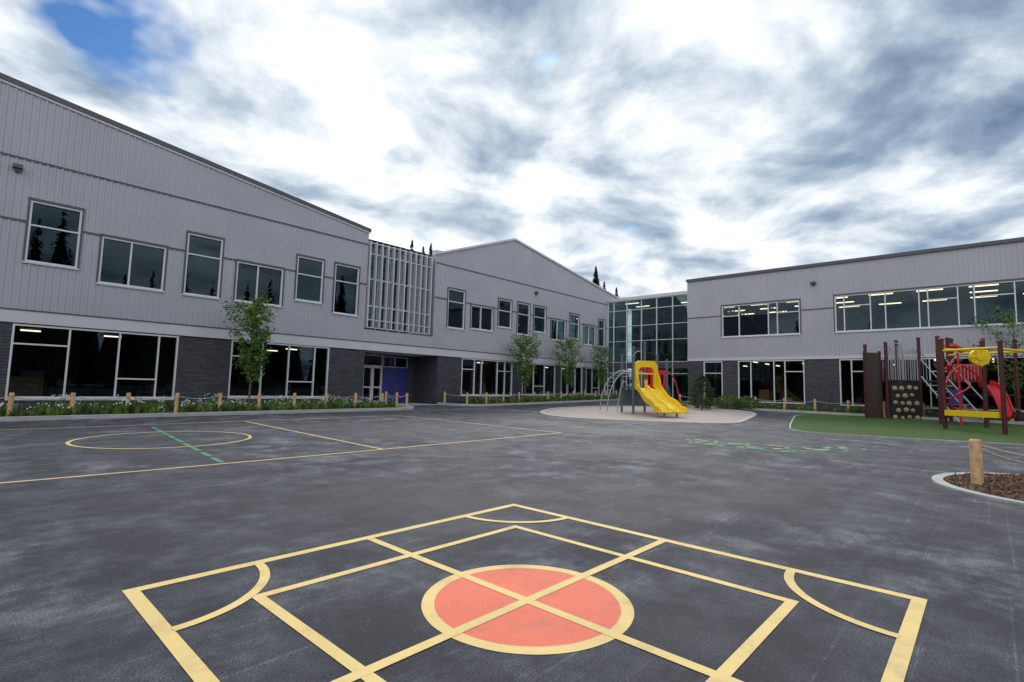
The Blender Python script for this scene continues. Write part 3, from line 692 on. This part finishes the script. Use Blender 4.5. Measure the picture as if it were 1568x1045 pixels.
m_.tube([(-.3,-2.2,.15),(-.3,-2.2,-.05)],.04,'pgrey');m_.tube([(.3,-2.2,.15),(.3,-2.2,-.05)],.04,'pgrey')
m_.obj("double_slide",ps,smooth=False)
m_=MB()
for y in (.15,.95):
    m_.tube([(-.62,y,1.9)]+[(-.62-1.25*math.sin(t*math.pi/2),y,2.05-.0-1.95*(1-math.cos(t*math.pi/2))) for t in [i/12 for i in range(13)]],.025,'pmet',8)
for i in range(2,12):
    t=i/12; m_.tube([(-.62-1.25*math.sin(t*math.pi/2),.15,2.05-1.95*(1-math.cos(t*math.pi/2))),(-.62-1.25*math.sin(t*math.pi/2),.95,2.05-1.95*(1-math.cos(t*math.pi/2)))],.018,'pmet',6)
m_.tube([(-.62,.02,1.25)]+[(-1.0-.5*t,-.1,1.35+.35*math.sin(t*3.14)-1.3*t*t) for t in [i/10 for i in range(11)]],.022,'pmet',8)
m_.obj("arched_ladder",ps)
m_=MB()
def slotpanel(x0,x1,y,z0,z1,k,n=4):
    m_.box(x0,x1,y,y+.03,z0,z0+.14,k);m_.box(x0,x1,y,y+.03,z1-.14,z1,k)
    w=(x1-x0)/(2*n+1)
    for i in range(n+1): m_.box(x0+2*i*w,x0+(2*i+1)*w,y+.001,y+.029,z0+.14,z1-.14,k)
slotpanel(.70,1.78,1.20,1.28,2.15,'pred')
plate_arch(m_,.72,1.76,1.3,2.35,2.36,2.42,.14,.22,'pred',.35)
m_.tube([(1.9,1.3,1.3)]+[(1.9+.75*math.sin(t*1.57),1.3,2.15-.35*t-1.7*(1-math.cos(t*1.57))) for t in [i/10 for i in range(11)]],.03,'pred',8)
m_.tube([(1.9,2.1,1.3)]+[(1.9+.75*math.sin(t*1.57),2.1,2.15-.35*t-1.7*(1-math.cos(t*1.57))) for t in [i/10 for i in range(11)]],.03,'pgrey',8)
for i in range(4): m_.box(1.9+.22*i,2.14+.22*i,1.35,2.05,.95-.27*i,1.0-.27*i,'pgrey')
m_.tube([(.1,1.3,1.25),(.1,1.3,2.9),(.25,1.3,3.05),(.45,1.3,3.05)],.022,'pmet')
m_.tube([(-.62,.1,1.75),(-.62,1.1,1.75)],.02,'pmet')
for i in range(7): m_.tube([(-.6+.17*i+.08,1.2,1.24),(-.6+.17*i+.08,1.2,2.0)],.014,'pmet',6)
m_.tube([(-.6,1.2,2.0),(.6,1.2,2.0)],.02,'pmet')
m_.box(-.58,.58,1.14,1.17,.35,1.1,'pgrey')
m_.tube([(2.5,.7,0),(2.5,.7,.45)],.05,'pgrey');m_.tube([(2.5,.7,.45),(2.5,.7,.5)],.2,'pred',16)
m_.tube([(2.95,1.2,0),(2.95,1.2,.55)],.05,'pgrey');m_.tube([(2.95,1.2,.55),(2.95,1.2,.6)],.2,'pgrey',16)
m_.obj("panels_and_climbers",ps)
# ---------------------------------------------------------------- big climbing structure
ox,oy=17.0,21.0
pg=empty("climbing_play_structure",(ox,oy,GW(17,22)+.01))
m_=MB()
def Wd(x,y,z): return (x-ox,y-oy,z)
def P_(x,y,h_,k='pmar',r=.07,z0=-.25):
    m_.tube([Wd(x,y,z0),Wd(x,y,h_)],r,k,12); m_.tube([Wd(x,y,h_),Wd(x,y,h_+.06),Wd(x,y,h_+.1)],[r*1.2,r*1.2,r*.5],k,12)
posts=[(17.5,24.0,3.5),(19.05,24.0,3.75),(17.5,25.4,3.5),(19.05,25.4,3.75),(15.85,18.9,3.15),(16.4,17.2,2.95),(18.0,19.6,3.2),(18.5,17.9,3.1),(20.6,24.0,3.75),(20.6,22.4,3.6),(19.05,22.4,3.6),(17.45,21.0,3.5),(22,22.4,3.6)]
for x,y,h_ in posts: P_(x,y,h_)
m_.obj("maroon_posts",pg)
m_=MB()
def wb(x0,x1,y0,y1,z0,z1,k): m_.box(x0-ox,x1-ox,y0-oy,y1-oy,z0,z1,k)
wb(17.55,19.0,24.05,25.35,1.75,1.83,'pbrown'); wb(19.1,20.55,22.45,23.95,1.75,1.83,'pbrown'); wb(19.1,20.55,24.05,25.35,1.75,1.83,'pbrown');wb(20.65,22,22.45,23.9,1.2,1.28,'pbrown')
m_.obj("decks",pg)
m_=MB()
for i in range(11): wb(16.55,17.2,24.0,24.09,-.05+.285*i,.225+.285*i,'pbrown')
for xx in (16.5,17.2): wb(xx,xx+.05,23.97,24.12,-.05,3.15,'pmar')
wb(17.6,18.95,23.92,24.0,-.1,1.7,'pblack')
random.seed(21)
for i in range(4):
    for j in range(5):
        x=17.78+.33*i+(.14 if j%2 else 0)+random.uniform(-.03,.03); z=.1+.34*j+random.uniform(-.03,.03)
        if x>18.85: continue
        r=random.uniform(.08,.125); m_.tube([Wd(x,23.93,z),Wd(x,23.87,z),Wd(x,23.83,z)],[r,r*.9,r*.5],'ptan',9)
m_.obj("climbing_wall_panels",pg)
m_=MB()
def hoop(x0,x1,y,z0,z1,k='pmet',r=.02,bars=5):
    n=12; rad=(x1-x0)/2
    m_.tube([Wd(x0,y,z0)]+[Wd((x0+x1)/2-rad*math.cos(math.pi*i/n),y,z1-rad*.6+rad*.6*math.sin(math.pi*i/n)) for i in range(n+1)]+[Wd(x1,y,z0)],r,k,8)
    for i in range(1,bars+1):
        x=x0+(x1-x0)*i/(bars+1); m_.tube([Wd(x,y,z0),Wd(x,y,z1-rad*.6)],r*.6,k,6)
    m_.tube([Wd(x0,y,z1-rad*.6),Wd(x1,y,z1-rad*.6)],r*.7,k,6)
hoop(17.6,18.25,24.0,1.83,3.55,r=.026);hoop(18.3,18.95,24.0,1.83,3.3,r=.026);hoop(17.6,18.95,25.4,1.83,3.5,bars=8)
hoop(19.15,20.5,25.4,1.83,3.3,bars=8);hoop(19.15,20.5,22.42,1.83,2.9,bars=8)
for i in range(6):
    wb(17.9+.0,18.9,20.8+.25*i,21.0+.25*i,.25+.26*i,.29+.26*i,'pmet')
for x in (17.85,18.95): m_.tube([Wd(x,20.6,.1),Wd(x,22.4,1.95)],.03,'pmet',8); m_.tube([Wd(x,20.6,.9),Wd(x,22.4,2.7)],.022,'pmet',8)
m_.obj("guard_rails_and_stairs",pg)
m_=MB()
def beam(p,q,h,k,t=.07):
    d=Vector((q[0]-p[0],q[1]-p[1],0)).normalized(); e=Vector((-d.y,d.x,0))*t/2
    a=Vector(Wd(*p)); b=Vector(Wd(*q)); lo=[a-e,b-e,b+e,a+e]
    m_.hexa(lo+[v+Vector((0,0,h)) for v in lo],k)
beam((15.88,18.82,.42),(16.37,17.28,.42),.2,'pyel',.3)
m_.tube([Wd(15.85,18.9,2.78),Wd(16.4,17.2,2.78)],.045,'pyel',10);m_.tube([Wd(18.0,19.6,2.78),Wd(18.5,17.9,2.78)],.045,'pyel',10)
m_.tube([Wd(15.85,18.9,2.84),Wd(18.0,19.6,2.84)],.045,'pyel',10);m_.tube([Wd(16.4,17.2,2.72),Wd(18.5,17.9,2.72)],.045,'pyel',10)
m_.tube([Wd(18.0,19.6,2.84),Wd(19.05,22.4,2.9)],.045,'pyel',10)
m_.tube([Wd(17.05,18.75,2.55),Wd(17.0,18.6,2.55)],.30,'pyel',20);m_.tube([Wd(17.06,18.78,2.55),Wd(16.98,18.55,2.55)],.12,'pyel',16)
for i in range(8):
    an=i*math.pi/4; c=Vector(Wd(17.0,18.58,2.55)); m_.tube([c+Vector((.2*math.cos(an),0,.2*math.sin(an))),c+Vector((.34*math.cos(an),-.02,.34*math.sin(an)))],.03,'pyel',6)
m_.obj("yellow_beams_and_wheel",pg)
m_=MB()
def tb(pts,r,k='pred',n=10): m_.tube([Wd(*p) for p in pts],r,k,n)
tb([(17.3+.32*math.cos(t*9),19.9+.32*math.sin(t*9),.35+2.0*t) for t in [i/30 for i in range(31)]],.03)
tb([(17.3,19.9,0),(17.3,19.9,2.8)],.04)
tb([(15.95,18.95,1.5),(16.4,19.2,2.0),(16.9,19.3,2.3),(17.6,19.5,2.0),(18.0,19.6,1.5)],.03)
tb([(19.05,22.3,2.3),(18.6,21.6,2.6),(18.0,21.0,2.5),(17.5,20.9,2.1)],.035)
NS=16; R_=[]
for i in range(NS+1):
    t=i/NS; s_=.5-.5*math.cos(t*math.pi); w_=.62
    c=Vector((20.55-.9*t+.25*math.sin(t*3.1),22.4-1.9*t,1.65-1.25*s_)); rad=Vector((.9,-.4,0)).normalized()
    R_.append([c-rad*.32*w_+Vector((0,0,.2)),c-rad*.27*w_+Vector((0,0,.02)),c-rad*.12*w_+Vector((0,0,-.06)),c+rad*.12*w_+Vector((0,0,-.06)),c+rad*.27*w_+Vector((0,0,.02)),c+rad*.32*w_+Vector((0,0,.22)),c+rad*.38*w_+Vector((0,0,.2)),c+rad*.30*w_-Vector((0,0,.10)),c-rad*.30*w_-Vector((0,0,.10)),c-rad*.38*w_+Vector((0,0,.18))])
for i in range(NS):
    for j in range(10):
        k=(j+1)%10; m_.face([tuple(Vector(Wd(*q))) for q in (R_[i][j],R_[i][k],R_[i+1][k],R_[i+1][j])],'pred')
tb([(19.3,23.2,3.1),(19.6,23.2,3.35),(20.0,23.2,3.4),(20.4,23.2,3.2)],.13)
wb(20.55,20.62,22.5,23.9,1.9,2.6,'pred')
wb(17.9,18.4,21.0,21.05,.8,1.4,'blue')
m_.obj("red_slide_and_tubes",pg)
# ---------------------------------------------------------------- camera
cam=bpy.data.cameras.new("camera"); co=bpy.data.objects.new("camera",cam); bpy.context.collection.objects.link(co)
cam.sensor_width=36; cam.lens=36*788/1568; cam.clip_end=5000; cam.clip_start=.05
P=math.radians(5.11);RHO=math.radians(1.436)
r0=Vector((1,0,0));u0=Vector((0,-math.sin(P),math.cos(P)));fw=Vector((0,math.cos(P),math.sin(P)))
Rr=r0*math.cos(RHO)+u0*math.sin(RHO);U=-r0*math.sin(RHO)+u0*math.cos(RHO)
m=Matrix((Rr,U,-fw)).transposed().to_4x4(); m.translation=Vector((0,0,1.3)); co.matrix_world=m
scene.camera=co
# ---------------------------------------------------------------- world
SE,SA=math.radians(38),math.radians(8)
sd=Vector((math.sin(SA)*math.cos(SE),math.cos(SA)*math.cos(SE),math.sin(SE)))
w=bpy.data.worlds.new("World"); scene.world=w; w.use_nodes=True; nt=w.node_tree;N=nt.nodes;L=nt.links
bg=N["Background"]; bg.inputs[1].default_value=.1
sky=N.new("ShaderNodeTexSky"); sky.sky_type='NISHITA'; sky.sun_disc=False; sky.sun_elevation=SE; sky.sun_rotation=SA
tc=N.new("ShaderNodeTexCoord"); D_=tc.outputs["Generated"]
sp=N.new("ShaderNodeSeparateXYZ"); L.new(D_,sp.inputs[0])
def math_(o,a,b=None,c=None):
    x=N.new("ShaderNodeMath"); x.operation=o
    for i,v in enumerate((a,b,c)):
        if v is None: continue
        if isinstance(v,(int,float)): x.inputs[i].default_value=v
        else: L.new(v,x.inputs[i])
    return x.outputs[0]
z=math_('ADD',math_('MAXIMUM',sp.outputs[2],0.0),.22)
cb=N.new("ShaderNodeCombineXYZ"); L.new(math_('DIVIDE',sp.outputs[0],z),cb.inputs[0]); L.new(math_('DIVIDE',sp.outputs[1],z),cb.inputs[1])
def nz(scale,detail,rough,off,dist=0):
    mp=N.new("ShaderNodeMapping"); mp.inputs["Location"].default_value=off; L.new(cb.outputs[0],mp.inputs[0])
    n=N.new("ShaderNodeTexNoise"); n.inputs["Scale"].default_value=scale;n.inputs["Detail"].default_value=detail;n.inputs["Roughness"].default_value=rough;n.inputs["Distortion"].default_value=dist
    L.new(mp.outputs[0],n.inputs["Vector"]); return n.outputs["Fac"]
def dotp(d):
    dp=N.new("ShaderNodeVectorMath"); dp.operation='DOT_PRODUCT'; L.new(D_,dp.inputs[0]); dp.inputs[1].default_value=Vector(d).normalized(); return dp.outputs["Value"]
n1=nz(2.3,7,.56,(1.1,5.7,0),.25); n2=nz(.9,2,.5,(7.3,4.2,2))
glow=math_('POWER',math_('MAXIMUM',dotp(sd),0.0),8.0)
dens=math_('ADD',math_('MULTIPLY',n1,1.6),math_('MULTIPLY',n2,.6))    # mean 1.10
dens=math_('SUBTRACT',dens,math_('MULTIPLY',glow,.10))
dens=math_('ADD',dens,math_('MULTIPLY',math_('POWER',math_('MAXIMUM',dotp((.8,.75,.55)),0.0),9.0),.13))
dens=math_('SUBTRACT',dens,math_('MULTIPLY',math_('MAXIMUM',math_('MULTIPLY',sp.outputs[1],-1),0.0),.24))
mr=N.new("ShaderNodeMapRange"); mr.inputs[1].default_value=.80; mr.inputs[2].default_value=1.46; L.new(dens,mr.inputs[0])
r=N.new("ShaderNodeValToRGB"); L.new(mr.outputs[0],r.inputs[0]); e=r.color_ramp.elements
e[0].position=0;e[0].color=(.95,.95,.95,1); e[1].position=1;e[1].color=(.11,.16,.25,1)
for pos,c in ((.25,(.78,.80,.82,1)),(.42,(.57,.62,.67,1)),(.58,(.37,.44,.52,1)),(.76,(.22,.29,.39,1))):
    k=e.new(pos);k.color=c
sc=N.new("ShaderNodeVectorMath"); sc.operation='SCALE'; L.new(r.outputs[0],sc.inputs[0]); sc.inputs["Scale"].default_value=14.0
gapd=math_('SUBTRACT',math_('ADD',nz(2.4,4,.55,(-5.2,2.1,8)),.07),math_('MULTIPLY',math_('POWER',math_('MAXIMUM',dotp((-.84,1.0,.67)),0.0),220.0),.25))
gap=N.new("ShaderNodeMapRange"); gap.inputs[1].default_value=.25;gap.inputs[2].default_value=.38; L.new(gapd,gap.inputs[0])
skb=N.new("ShaderNodeVectorMath"); skb.operation='MULTIPLY'; L.new(sky.outputs[0],skb.inputs[0]); skb.inputs[1].default_value=(.45,.8,1.2)
mx=N.new("ShaderNodeMixRGB"); L.new(gap.outputs[0],mx.inputs[0]); L.new(skb.outputs[0],mx.inputs[1]); L.new(sc.outputs[0],mx.inputs[2])
L.new(mx.outputs[0],bg.inputs[0])
sun=bpy.data.lights.new("sun","SUN"); sun.energy=1.5; sun.angle=math.radians(16); sun.color=(1,.96,.9)
so=bpy.data.objects.new("sun",sun); bpy.context.collection.objects.link(so); so.rotation_euler=(-sd).to_track_quat('-Z','Y').to_euler()
scene.view_settings.view_transform='Standard'; scene.view_settings.look='None'; scene.view_settings.exposure=0
